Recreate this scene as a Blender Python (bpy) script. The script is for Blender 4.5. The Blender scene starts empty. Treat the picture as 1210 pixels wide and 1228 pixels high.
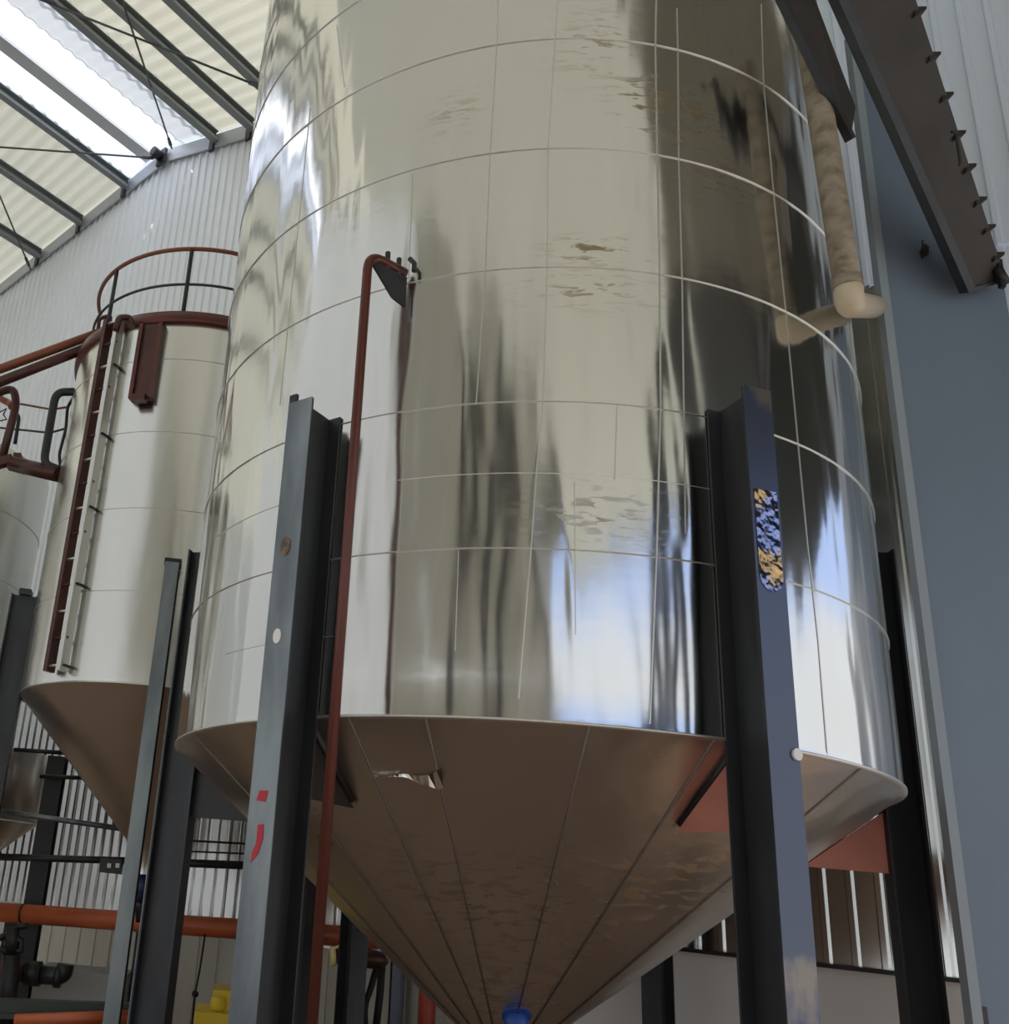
import bpy, math, random
from math import sin, cos, radians as R, pi
from mathutils import Vector as V, Matrix
random.seed(7)
scene = bpy.context.scene
COL = scene.collection

# ------------------------------------------------------------------ camera
FPX, PITCH, ROLL = 1147.6, 0.3205, 0.1004
CX, CY, EYE = 320.81, 684.61, 1.65
_f = V((0, cos(PITCH), sin(PITCH))); _u0 = V((0, -sin(PITCH), cos(PITCH))); _r0 = V((1, 0, 0))
_r = _r0*cos(ROLL) + _u0*sin(ROLL); _u = -_r0*sin(ROLL) + _u0*cos(ROLL)
def ray(px, py):
    d = _f + _r*((px-CX)/FPX) - _u*((py-CY)/FPX)
    return d/d.y
def at(px, py, Y):
    return V((0, 0, EYE)) + ray(px, py)*Y
cam = bpy.data.cameras.new('camera'); camo = bpy.data.objects.new('camera', cam); COL.objects.link(camo)
camo.location = (0, 0, EYE)
camo.rotation_euler = Matrix((( _r.x, _u.x, -_f.x), (_r.y, _u.y, -_f.y), (_r.z, _u.z, -_f.z))).to_euler()
cam.sensor_fit = 'VERTICAL'; cam.sensor_height = 24; cam.sensor_width = 24*1210/1228
cam.lens = FPX*24/1228
cam.shift_x = (605-CX)/1228; cam.shift_y = -(614-CY)/1228
cam.clip_end = 400
scene.camera = camo

# ------------------------------------------------------------------ materials
MATS = {}
def mat(name, col, rough=.5, metal=0., noise=None, bump=None, spec=None, emit=None):
    m = bpy.data.materials.new(name); m.use_nodes = True
    nt = m.node_tree; b = nt.nodes['Principled BSDF']
    b.inputs['Base Color'].default_value = (*col, 1); b.inputs['Roughness'].default_value = rough
    b.inputs['Metallic'].default_value = metal
    if spec is not None: b.inputs['Specular IOR Level'].default_value = spec
    tc = nt.nodes.new('ShaderNodeTexCoord')
    if noise:      # (second colour, scale xyz, low, high)
        c2, sc, lo, hi = noise
        mp = nt.nodes.new('ShaderNodeMapping'); mp.inputs['Scale'].default_value = sc
        nt.links.new(tc.outputs['Object'], mp.inputs['Vector'])
        n = nt.nodes.new('ShaderNodeTexNoise'); n.inputs['Scale'].default_value = 1; n.inputs['Detail'].default_value = 6
        nt.links.new(mp.outputs[0], n.inputs['Vector'])
        r = nt.nodes.new('ShaderNodeMapRange'); r.inputs[1].default_value = lo; r.inputs[2].default_value = hi
        nt.links.new(n.outputs[0], r.inputs[0])
        mx = nt.nodes.new('ShaderNodeMixRGB'); mx.inputs[1].default_value = (*col, 1); mx.inputs[2].default_value = (*c2, 1)
        nt.links.new(r.outputs[0], mx.inputs[0]); nt.links.new(mx.outputs[0], b.inputs['Base Color'])
    if bump:       # (scale xyz, distance)
        sc, dist = bump
        mp = nt.nodes.new('ShaderNodeMapping'); mp.inputs['Scale'].default_value = sc
        nt.links.new(tc.outputs['Object'], mp.inputs['Vector'])
        n = nt.nodes.new('ShaderNodeTexNoise'); n.inputs['Scale'].default_value = 1; n.inputs['Detail'].default_value = 2
        nt.links.new(mp.outputs[0], n.inputs['Vector'])
        bp = nt.nodes.new('ShaderNodeBump'); bp.inputs['Distance'].default_value = dist
        nt.links.new(n.outputs[0], bp.inputs['Height']); nt.links.new(bp.outputs[0], b.inputs['Normal'])
    MATS[name] = m
    return m

def translucent(name, col, amount, rough=.6):
    m = bpy.data.materials.new(name); m.use_nodes = True; nt = m.node_tree
    for n in list(nt.nodes): nt.nodes.remove(n)
    o = nt.nodes.new('ShaderNodeOutputMaterial'); d = nt.nodes.new('ShaderNodeBsdfDiffuse'); t = nt.nodes.new('ShaderNodeBsdfTranslucent')
    d.inputs[0].default_value = (*col, 1); t.inputs[0].default_value = (*col, 1)
    x = nt.nodes.new('ShaderNodeMixShader'); x.inputs[0].default_value = amount
    nt.links.new(d.outputs[0], x.inputs[1]); nt.links.new(t.outputs[0], x.inputs[2]); nt.links.new(x.outputs[0], o.inputs[0])
    MATS[name] = m
    return m

def stainless(name, base, rough, wave, stains=(), course=0.787, fine=.0025, warm=(.62, .6, .52)):
    """sheet cladding: polished, softly dented in vertical waves, each course dented differently"""
    m = bpy.data.materials.new(name); m.use_nodes = True; nt = m.node_tree; L = nt.links.new
    b = nt.nodes['Principled BSDF']; b.inputs['Metallic'].default_value = 1
    def N(t, **k):
        n = nt.nodes.new(t)
        for a, v in k.items(): setattr(n, a, v)
        return n
    tc = N('ShaderNodeTexCoord')
    def noise(sc, det=2, dist=0):
        mp = N('ShaderNodeMapping'); mp.inputs['Scale'].default_value = sc; L(tc.outputs['Object'], mp.inputs['Vector'])
        n = N('ShaderNodeTexNoise'); n.inputs['Scale'].default_value = 1; n.inputs['Detail'].default_value = det
        n.inputs['Distortion'].default_value = dist; L(mp.outputs[0], n.inputs['Vector'])
        return n.outputs[0]
    def math_(op, a, bb):
        n = N('ShaderNodeMath', operation=op)
        for i, v in enumerate((a, bb)):
            if isinstance(v, (int, float)): n.inputs[i].default_value = v
            else: L(v, n.inputs[i])
        return n.outputs[0]
    h = math_('MULTIPLY', noise((2.6, 2.6, .42), 1, .3), wave)
    h = math_('ADD', h, math_('MULTIPLY', noise((7., 7., 1.1), 1, .2), wave*.27))
    h = math_('ADD', h, math_('MULTIPLY', noise((5., 5., 9.), 2), wave*.02))
    bp = N('ShaderNodeBump'); bp.inputs['Distance'].default_value = 1.0; L(h, bp.inputs['Height']); L(bp.outputs[0], b.inputs['Normal'])
    # faint mill tone and smears
    mx = N('ShaderNodeMixRGB'); mx.inputs[1].default_value = (*base, 1); mx.inputs[2].default_value = (base[0]*.9, base[1]*.9, base[2]*.87, 1)
    L(noise((3, 3, 1), 5), mx.inputs[0]); colr = mx.outputs[0]
    rg = math_('ADD', math_('MULTIPLY', noise((4, 4, 1.2), 6), .16), rough-.08)
    if stains:
        streak = noise((8, 8, 34), 7, .6)
        mr = N('ShaderNodeMapRange'); mr.inputs[1].default_value = .53; mr.inputs[2].default_value = .62; L(streak, mr.inputs[0])
        tot = None
        for (x, y, z, rx, rz, amt) in stains:
            mp = N('ShaderNodeMapping', vector_type='TEXTURE'); mp.inputs['Location'].default_value = (x, y, z); mp.inputs['Scale'].default_value = (rx, .6, rz)
            L(tc.outputs['Object'], mp.inputs['Vector'])
            g = N('ShaderNodeTexGradient', gradient_type='QUADRATIC_SPHERE'); L(mp.outputs[0], g.inputs[0])
            v = math_('MULTIPLY', g.outputs[1], amt)
            tot = v if tot is None else math_('ADD', tot, v)
        fac = N('ShaderNodeClamp'); L(math_('MULTIPLY', tot, mr.outputs[0]), fac.inputs[0])
        mx2 = N('ShaderNodeMixRGB'); L(fac.outputs[0], mx2.inputs[0]); L(colr, mx2.inputs[1]); mx2.inputs[2].default_value = (.36, .29, .18, 1)
        colr = mx2.outputs[0]
        rg = math_('ADD', rg, math_('MULTIPLY', fac.outputs[0], .35))
    L(colr, b.inputs['Base Color']); L(rg, b.inputs['Roughness'])
    MATS[name] = m
    return m

stainless('polished sheet', (.80, .80, .78), .14, .034,
          stains=[(-.17, -2.19, 5.0, .4, .16, 1.8), (.27, -2.18, 6.0, .45, .33, 4.), (-.22, -2.19, 4.75, .6, .2, 1.0), (-.12, -2.2, 6.4, .5, .5, .8),
                  (-.18, -2.19, 3.5, .6, .3, 1.0), (.55, -2.1, 5.6, .5, .3, .7), (-.9, -2.0, 6.0, .3, .3, .6)])
stainless('satin sheet', (.82, .82, .79), .24, .012)
stainless('cone sheet', (.65, .62, .58), .31, .014, stains=[(-.35, -1.1, 1.6, 1.2, .9, 1.6), (.4, -1.3, 1.9, 1.1, .7, 1.6), (-.1, -.6, 1.2, .6, .5, 1.6)])
mat('seam metal', (.66, .66, .62), .4, .95)
mat('dark seam', (.16, .14, .12), .5, .6)
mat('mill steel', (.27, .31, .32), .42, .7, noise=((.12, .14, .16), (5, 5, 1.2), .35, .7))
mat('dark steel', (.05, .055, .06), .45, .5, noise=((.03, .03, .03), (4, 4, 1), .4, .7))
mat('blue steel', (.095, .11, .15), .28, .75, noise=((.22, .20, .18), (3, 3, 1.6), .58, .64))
mat('black paint', (.018, .018, .018), .45)
mat('red oxide', (.115, .028, .018), .3, .25, noise=((.09, .03, .022), (6, 6, 3), .4, .7))
mat('brown oxide', (.085, .028, .02), .38, .2, noise=((.05, .02, .016), (6, 6, 3), .4, .7))
mat('rust rail', (.22, .07, .035), .45, .3)
mat('orange paint', (.52, .12, .04), .4, 0, noise=((.36, .08, .03), (2, 2, 6), .45, .75))
mat('red paint', (.42, .055, .03), .4, .1)
mat('primer red', (.60, .24, .18), .6, 0, noise=((.5, .2, .15), (5, 5, 5), .4, .7))
mat('mark red', (.5, .03, .05), .6)
mat('yellow paint', (.72, .52, .02), .45)
mat('cream plastic', (.78, .68, .28), .5)
mat('blue paint', (.02, .07, .32), .4)
mat('navy paint', (.01, .02, .07), .45)
mat('green black', (.035, .045, .03), .5)
mat('column paint', (.15, .20, .262), .42, 0, noise=((.135, .18, .24), (1.5, 1.5, .5), .4, .7))
mat('column edge', (.26, .31, .34), .4)
mat('insulation jacket', (.30, .26, .19), .5, .1, noise=((.17, .14, .1), (9, 9, 14), .45, .7), bump=((12, 12, 18), .02))
mat('white cap', (.85, .86, .84), .4)
mat('rust spot', (.24, .17, .12), .7, noise=((.12, .08, .06), (30, 30, 30), .4, .6))
mat('gold foil', (.50, .33, .16), .2, 1, noise=((.25, .30, .52), (9, 9, 7), .45, .55), bump=((16, 16, 13), .03))
mat('wall sheet', (.79, .82, .84), .5, .1)
mat('galvanised sheet', (.66, .67, .66), .15, 1.0)
mat('black cladding', (.05, .055, .05), .6)
mat('white cladding', (.80, .82, .84), .5)
mat('dim cladding', (.25, .25, .195), .6)
mat('dado concrete', (.62, .60, .52), .75, noise=((.52, .51, .45), (2, 2, .5), .4, .7))
mat('dado grey', (.80, .79, .75), .7, noise=((.72, .71, .68), (1, 1, .5), .4, .7))
mat('flashing', (.42, .44, .47), .45, .3)
mat('purlin steel', (.24, .26, .26), .55, .2)
mat('ridge steel', (.55, .56, .55), .5, .2)
mat('rod steel', (.10, .11, .11), .5, .5)
mat('floor concrete', (.35, .225, .145), .6, noise=((.28, .18, .115), (.6, .6, .6), .35, .7))
mat('yard concrete', (.55, .53, .48), .8)
mat('end cladding', (.68, .685, .62), .6)
mat('dark cladding', (.12, .125, .10), .6)
mat('rubber', (.012, .012, .012), .6)
mat('plinth grey', (.38, .38, .36), .8)
mat('stair steel', (.045, .04, .035), .55, .3, noise=((.03, .028, .026), (3, 3, 3), .4, .7))
translucent('roof sheet', (.72, .70, .57), .34)
translucent('dull roof sheet', (.60, .60, .51), .2)
translucent('skylight sheet', (.97, .98, .99), .95)
translucent('ribbed skylight', (.86, .89, .90), .27)
translucent('translucent cladding', (.86, .865, .85), .34)  # for unseen walls, made to pass light and brighten gable wall and tanks

# ------------------------------------------------------------------ mesh builder
class MB:
    def __init__(s): s.v = []; s.f = []; s.sm = []
    def add(s, vs, fs, smooth=False):
        o = len(s.v); s.v += [V(p) for p in vs]; s.f += [tuple(i+o for i in f) for f in fs]; s.sm += [smooth]*len(fs); return s
    def bar(s, p0, p1, w, h, side=None):
        """rectangular bar p0->p1; w across `side`, h across the other axis"""
        p0, p1 = V(p0), V(p1); d = (p1-p0).normalized()
        a = V(side) if side is not None else (V((0, 0, 1)).cross(d) if abs(d.z) < .95 else V((1, 0, 0)))
        a = (a - d*a.dot(d)).normalized(); b = d.cross(a)
        vs = [p + a*(x*w/2) + b*(y*h/2) for p in (p0, p1) for x, y in ((-1, -1), (1, -1), (1, 1), (-1, 1))]
        return s.add(vs, [(3, 2, 1, 0), (4, 5, 6, 7), (0, 1, 5, 4), (1, 2, 6, 5), (2, 3, 7, 6), (3, 0, 4, 7)])
    def box(s, lo, hi):
        lo, hi = V(lo), V(hi)
        return s.bar(((lo.x+hi.x)/2, (lo.y+hi.y)/2, lo.z), ((lo.x+hi.x)/2, (lo.y+hi.y)/2, hi.z), hi.x-lo.x, hi.y-lo.y, (1, 0, 0))
    def tube(s, pts, r, n=14, cap=True):
        pts = [V(p) for p in pts]; rs = r if isinstance(r, (list, tuple)) else [r]*len(pts)
        vs = []; prev = None
        for i, p in enumerate(pts):
            if i == 0: d = pts[1]-pts[0]
            elif i == len(pts)-1: d = pts[-1]-pts[-2]
            else: d = (pts[i+1]-p).normalized() + (p-pts[i-1]).normalized()
            d.normalize()
            if prev is None: a = d.orthogonal().normalized()
            else: a = (prev - d*prev.dot(d)).normalized()
            prev = a; b = d.cross(a)
            vs += [p + (a*cos(2*pi*k/n) + b*sin(2*pi*k/n))*rs[i] for k in range(n)]
        m = len(pts)
        fs = [(i*n+k, i*n+(k+1) % n, (i+1)*n+(k+1) % n, (i+1)*n+k) for i in range(m-1) for k in range(n)]
        s.add(vs, fs, True)
        if cap:
            o = len(s.v)-len(vs)
            s.f += [tuple(o+k for k in reversed(range(n))), tuple(o+(m-1)*n+k for k in range(n))]; s.sm += [False, False]
        return s
    def lathe(s, c, prof, n=180, a0=0, a1=2*pi, smooth=True):
        c = V(c); full = abs(a1-a0-2*pi) < 1e-6; cols = n if full else n+1
        vs = [c + V((r*cos(a0+(a1-a0)*k/n), r*sin(a0+(a1-a0)*k/n), z)) for r, z in prof for k in range(cols)]
        fs = []
        for i in range(len(prof)-1):
            for k in range(n):
                k2 = (k+1) % cols
                fs.append((i*cols+k, i*cols+k2, (i+1)*cols+k2, (i+1)*cols+k))
        return s.add(vs, fs, smooth)
    def prism(s, poly, d):
        """polygon (3D points) extruded by vector d"""
        d = V(d); n = len(poly); vs = [V(p) for p in poly] + [V(p)+d for p in poly]
        return s.add(vs, [tuple(reversed(range(n))), tuple(range(n, 2*n))] + [(k, (k+1) % n, n+(k+1) % n, n+k) for k in range(n)])
    def build(s, name, material, parent=None, origin=None, kind=None, label=None):
        if parent is not None: o_ = V(parent['_o'])
        elif origin is not None: o_ = V(origin)
        else:
            xs = [p.x for p in s.v]; ys = [p.y for p in s.v]; zs = [p.z for p in s.v]
            o_ = V(((min(xs)+max(xs))/2, (min(ys)+max(ys))/2, min(zs)))
        me = bpy.data.meshes.new(name); me.from_pydata([p-o_ for p in s.v], [], s.f); me.update()
        for p, q in zip(me.polygons, s.sm): p.use_smooth = q
        import bmesh
        bm = bmesh.new(); bm.from_mesh(me); bmesh.ops.recalc_face_normals(bm, faces=bm.faces); bm.to_mesh(me); bm.free()
        me.materials.append(MATS[material])
        o = bpy.data.objects.new(name, me); COL.objects.link(o)
        if parent is not None: o.parent = parent
        else: o.location = o_
        ORI[o.name] = tuple(o_); o['_o'] = tuple(o_)
        if kind: o['kind'] = kind
        if label: o['label'] = label
        return o
ORI = {}
def tag(o, label, cat, group=None):
    o['label'] = label; o['category'] = cat
    if group: o['group'] = group
    return o
def thing(name, label, cat, loc, group=None):
    o = bpy.data.objects.new(name, None); COL.objects.link(o); o.location = loc; o['_o'] = tuple(loc); o.empty_display_size = .2
    return tag(o, label, cat, group)
def arc(c, p, q, n=8):
    """quarter-ish bend from p to q round corner c (quadratic)"""
    c, p, q = V(c), V(p), V(q)
    return [p*(1-t)**2 + c*(2*t*(1-t)) + q*t*t for t in [i/n for i in range(n+1)]]
def bend(pts, r, n=6):
    """polyline with rounded corners"""
    pts = [V(p) for p in pts]; out = [pts[0]]
    for i in range(1, len(pts)-1):
        a = (pts[i-1]-pts[i]); b = (pts[i+1]-pts[i]); ra = min(r, a.length*.45); rb = min(r, b.length*.45)
        out += arc(pts[i], pts[i]+a.normalized()*ra, pts[i]+b.normalized()*rb, n)
    return out + [pts[-1]]
def ibeam(mb, p0, p1, web_dir, depth, width, tf=.012, tw=.009):
    """H section from p0 to p1 (centre line); web along web_dir"""
    p0, p1, w = V(p0), V(p1), V(web_dir).normalized(); t = (p1-p0).normalized().cross(w)
    mb.bar(p0+w*(depth/2), p1+w*(depth/2), width, tf, t)
    mb.bar(p0-w*(depth/2), p1-w*(depth/2), width, tf, t)
    mb.bar(p0, p1, tw, depth-tf, t)
    return mb

# ------------------------------------------------------------------ building shell (axes: s along the end wall, t towards it)
TN = V((.697, .717, 0)).normalized(); E2 = V((TN.y, -TN.x, 0)); TW = 8.6
def st(s, t, z): return E2*s + TN*t + V((0, 0, z))
def on_wall(px, py, t=TW):
    d = ray(px, py); k = t/(d.x*TN.x + d.y*TN.y); p = V((0, 0, EYE)) + d*k
    return p, p.dot(E2)
SR, ZR = -11.94, 14.50                     # ridge
def roof_z(s): return ZR - (.300*(s-SR) if s > SR else .140*(SR-s))
S0, S1 = -26., 9.3
T0 = -4.6
# end wall, trapezoidal ribs
mb = MB(); pitch = .19; prof = []
s = S0
while s < S1:
    prof += [(s, 0), (s+.125, 0), (s+.140, -.034), (s+.175, -.034)]; s += pitch
LAP = 4.6
DOOR0, DOOR1, DOORZ = .95, 9.2, 5.5        # wide doorway in the end wall, right of the blue-grey column
def sheet(name, m, s_lo, s_hi, z0, z1):
    mb = MB(); P = [(s, d) for s, d in prof if s_lo <= s < s_hi]; vs = []
    for (s, d) in P: vs += [st(s, TW+d, z0), st(s, TW+d, min(z1, roof_z(s)-.02))]
    mb.add(vs, [(2*i, 2*i+2, 2*i+3, 2*i+1) for i in range(len(P)-1)]); return mb.build(name, m, kind='structure')
mat('sky tinted sheet', (.68, .76, .87), .45, .1)  # wall sheet with the blue of the sky's light put into its colour
sheet('wall_back', 'wall sheet', S0, -2.9, LAP, 99)
sheet('wall_back_upper', 'sky tinted sheet', -3.1, DOOR0+.1, 7.2, 99)
sheet('wall_back_lower', 'galvanised sheet', S0, -2.9, 0, LAP+.02)
sheet('wall_back_side', 'galvanised sheet', -3.1, -.6, 0, 7.22)
sheet('wall_back_white', 'sky tinted sheet', -.8, DOOR0+.1, 0, 7.22)
sheet('wall_back_right', 'black cladding', DOOR0, DOOR1+.3, DOORZ, 99)  # out of view, black to darken its reflection in the tall tank
# low solid band at the wall's foot, higher to the right of the tall tank
mb = MB(); mb.prism([st(S0, TW-.06, 0), st(-4.8, TW-.06, 0), st(-4.8, TW-.06, 1.12), st(S0, TW-.06, 1.12)], TN*.02); 
for k in range(60):
    s = -24+k*.33
    mb.bar(st(s, TW-.065, 0), st(s, TW-.065, 1.1), .03, .02, E2)
mb.build('trim_1', 'dado concrete', kind='structure')
mb = MB(); mb.prism([st(-4.8, TW-.10, 0), st(DOOR0, TW-.10, 0), st(DOOR0, TW-.10, 1.50), st(-4.8, TW-.10, 1.50)], TN*.05); mb.build('trim_2', 'dado grey', kind='structure')
mb = MB(); mb.bar(st(-4.8, TW-.11, 1.515), st(DOOR0, TW-.11, 1.515), .06, .03); mb.build('trim_4', 'dark steel', kind='structure')
# flashing at the gable edge
mb = MB()
for a, b in ((S0, SR), (SR, S1)):
    mb.prism([st(a, TW-.09, roof_z(a)-.36), st(b, TW-.09, roof_z(b)-.36), st(b, TW-.09, roof_z(b)-.08), st(a, TW-.09, roof_z(a)-.08)], TN*.03)
mb.build('trim_3', 'flashing', kind='structure')
# roof sheets
def roof(name, sa, sb, t_a, t_b, material, amp=.05, pit=.25, lift=0.):
    mb = MB(); n = int((t_b-t_a)/pit*8); vs = []
    for i in range(n+1):
        t = t_a+(t_b-t_a)*i/n; h = amp*sin(2*pi*t/pit)+lift
        vs += [st(sa, t, roof_z(sa)+h), st(sb, t, roof_z(sb)+h)]
    mb.add(vs, [(2*i, 2*i+1, 2*i+3, 2*i+2) for i in range(n)], True)
    return mb.build(name, material, kind='structure')
SKL, SKR = -13.05, -10.58
roof('ceiling', SKR, -7.2, T0, TW, 'roof sheet')
roof('ceiling.002', -7.2, .8, T0, TW, 'dull roof sheet')
roof('ceiling.003', .8, S1, T0, 3.0, 'dull roof sheet')
roof('ceiling.004', .8, 4.9, 3.0, TW, 'dim cladding')  # this and the next: unseen roof zones darkened to shape the tank's reflection
roof('ceiling.005', 4.9, S1, 3.0, TW, 'black cladding')
roof('ceiling.001', S0, SKL, T0, TW, 'roof sheet')
# skylight along the ridge
sky_ = MB(); n = 1
sky_.add([st(a, b, z) for a, b, z in ((SKL, T0, roof_z(SKL)+.05), (SKL, TW, roof_z(SKL)+.05), (-12.62, TW, roof_z(-12.62)+.25), (-12.62, T0, roof_z(-12.62)+.25), (SR-.45, T0, ZR+.3), (SR-.45, TW, ZR+.3), (SR+.35, TW, ZR+.12), (SR+.35, T0, ZR+.12), (SR+.36, T0, roof_z(SR+.36)), (SR+.36, TW, roof_z(SR+.36)))],
         [(0, 1, 2, 3), (3, 2, 5, 4), (4, 5, 6, 7), (7, 6, 9, 8)])
win = sky_.build('window_1', 'skylight sheet', kind='structure')
w2 = roof('glazing', SR+.30, SKR+.03, T0, TW, 'ribbed skylight', amp=.02, lift=.03); w2.parent = win; w2.location = V(w2['_o'])-V(win['_o']); del w2['kind']
fr = MB()
for sx, w in ((-12.53, .26), (SR+.35, .05), (-10.95, .06)):
    fr.bar(st(sx, T0, roof_z(sx)+.16), st(sx, TW, roof_z(sx)+.16), w, .06)
fr.build('window_frame', 'ridge steel', win)
fr = MB(); fr.prism([st(-12.7, TW-.02, roof_z(-12.7)+.02), st(SR+.4, TW-.02, ZR-.2), st(SR+.4, TW-.02, ZR+.25), st(-12.7, TW-.02, ZR+.25)], TN*.02)
fr.build('end_glazing', 'skylight sheet', win)
# floor and outside yard
mb = MB(); mb.prism([st(S0, T0, -.2), st(S1, T0, -.2), st(S1, TW+.1, -.2), st(S0, TW+.1, -.2)], (0, 0, .2)); mb.build('floor', 'floor concrete', kind='structure')
mb = MB(); mb.prism([(-120, -120, -.45), (120, -120, -.45), (120, 120, -.45), (-120, 120, -.45)], (0, 0, .2)); mb.build('ground', 'yard concrete', kind='structure')
# near end wall, left side wall, hanging fascia over the open right side
mb = MB(); pr = []
s = S0
while s < 5.4: pr += [(s, 0), (s+.86, 0), (s+.89, .12), (s+1.0, .12)]; s += 1.03
for nm, m, lo, hi in (('wall_front', 'end cladding', -4.5, 9), ('wall_front_white', 'translucent cladding', -99, -3.4)):
    mb = MB(); vs = []; P = [q for q in pr if lo <= q[0] < hi]
    for (s, d) in P: vs += [st(s, T0+d, 4.4 if s > -9 else 0), st(s, T0+d, roof_z(s))]  # low opening out of view, added to let light onto dado and legs
    mb.add(vs, [(2*i, 2*i+2, 2*i+3, 2*i+1) for i in range(len(P)-1)]); mb.build(nm, m, kind='structure')
mb = MB(); mb.prism([st(S0, T0, 0), st(S0, TW, 0), st(S0, TW, roof_z(S0)), st(S0, T0, roof_z(S0))], E2*-.005); mb.build('wall_left', 'translucent cladding', kind='structure')
mb = MB(); mb.prism([st(S1, T0, 7.95), st(S1, TW, 7.95), st(S1, TW, roof_z(S1)+.05), st(S1, T0, roof_z(S1)+.05)], E2*.05)
mb.prism([st(5.4, T0, 8.0), st(S1, T0, 7.95), st(S1, T0, roof_z(S1)), st(5.4, T0, roof_z(5.4))], TN*.05)
mb.build('wall_right', 'dark cladding', kind='structure')
# columns of the open sides
def column(x, y, top, w, label):
    mb = MB(); ibeam(mb, (x, y, 0), (x, y, top), (0, 1, 0), w, w*.8, .02, .015); o = mb.build('steel_column', 'black paint'); 
    return tag(o, label, 'column', 'building columns behind the viewer')
for k, (x, y, w) in enumerate(((-2.0, -4.2, .75), (5.3, -2.4, .85), (.3, -6.5, .35))):
    p = V((x, y, 0)); column(x, y, roof_z(p.dot(E2))-.3, w, ['dark steel building column reflected left of centre in the tall tank', 'dark steel building column reflected right of centre in the tall tank', 'slim steel building column behind the viewer'][k])

# purlins: C section with lip, cleat at the wall
names = {-17.9: 'lowest grey steel roof purlin, at the far left edge above the gable wall', -15.82: 'grey steel roof purlin next to the lowest one at the left edge',
         -14.44: 'grey steel roof purlin crossed by the level brace rod, left of the skylight', -13.05: 'grey steel roof purlin bordering the skylight on its lower left side',
         -10.58: 'dark steel roof purlin bordering the ribbed skylight on its upper right side', -9.66: 'dark steel roof purlin right of the skylight, meeting the tall tank edge',
         -8.75: 'dark steel roof purlin in the top corner nearest the tall tank'}
for s_, lab in names.items():
    z = roof_z(s_)-.09
    t = thing('roof_purlin', lab, 'purlin', st(s_, TW-.1, z-.2), 'roof purlins under the corrugated roof')
    mb = MB(); mb.bar(st(s_, T0+.1, z-.1), st(s_, TW-.12, z-.1), .02, .2); mb.bar(st(s_+.05, T0+.1, z-.01), st(s_+.05, TW-.12, z-.01), .1, .02)
    mb.bar(st(s_+.05, T0+.1, z-.2), st(s_+.05, TW-.12, z-.2), .12, .02); mb.bar(st(s_+.105, T0+.1, z-.18), st(s_+.105, TW-.12, z-.18), .012, .05)
    mb.build('beam', 'purlin steel', t)
    mb = MB(); mb.bar(st(s_-.05, TW-.11, z-.34), st(s_-.05, TW-.11, z+.02), .10, .05, E2); mb.build('cleat', 'black paint', t)
# brace rods
nodeP, nodeS = on_wall(196, 187, TW-.25)
nodeS -= .0
def rod(p0, p1, lab, r=.017):
    d = (V(p1)-V(p0))
    t = thing('brace_rod', lab, 'brace rod', p1, 'roof bracing rods')
    MB().tube([p0, p1], r, 8).build('rod', 'rod steel', t)
    MB().tube([V(p1)-d.normalized()*.32, V(p1)-d.normalized()*.12], r*1.9, 8).build('turnbuckle', 'rod steel', t)
def under(px, py, drop=.35):
    lo, hi = 3., 40.
    for i in range(50):
        m = (lo+hi)/2; p = at(px, py, m)
        if p.z < roof_z(p.dot(E2))-drop: lo = m
        else: hi = m
    return at(px, py, lo)
rod(under(143, -10), on_wall(206, 178, TW-.2)[0], 'dark brace rod rising steeply from the gable corner across the skylight')
rod(under(40, -4, .3), under(322, 108, .3), 'dark brace rod crossing the ribbed skylight to the tall tank edge')
rod(under(-6, 176), on_wall(192, 190, TW-.2)[0], 'nearly level brace rod meeting the gable below the skylight')
rod(under(-4, 226), on_wall(37, 324, TW-.2)[0], 'short steep brace rod at the left edge over the gable wall')
t = thing('rod_anchor', 'black rod anchor fitting on the gable edge under the skylight', 'anchor', on_wall(194, 189, TW-.25)[0])
p = on_wall(194, 189, TW-.16)[0]
mb = MB(); mb.bar(p+V((0, 0, -.16)), p+V((0, 0, .16)), .22, .06, E2); mb.build('plate', 'black paint', t)
mb = MB(); mb.tube([p-TN*.02, p-TN*.22], .09, 10); mb.build('nut', 'black paint', t)

# ------------------------------------------------------------------ tanks
AX, AY, RT = 1.7202, 6.398, 2.2
RIM, TIP, TOP = 2.481, .75, 9.2
SEAMS = [3.306, 4.094, 4.891, 5.667, 6.4535, 7.24, 8.03]
def cyl_hit(px, py, r=RT, ax=AX, ay=AY):
    d = ray(px, py); a = d.x**2+1; b = d.x*ax+ay; c = ax*ax+ay*ay-r*r
    t = (b-math.sqrt(max(b*b-a*c, 0)))/a
    return V((0, 0, EYE))+d*t
def ang(p, ax=AX, ay=AY): return math.atan2(p.y-ay, p.x-ax)
def pol(a, r, z, ax=AX, ay=AY): return V((ax+r*cos(a), ay+r*sin(a), z))

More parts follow.
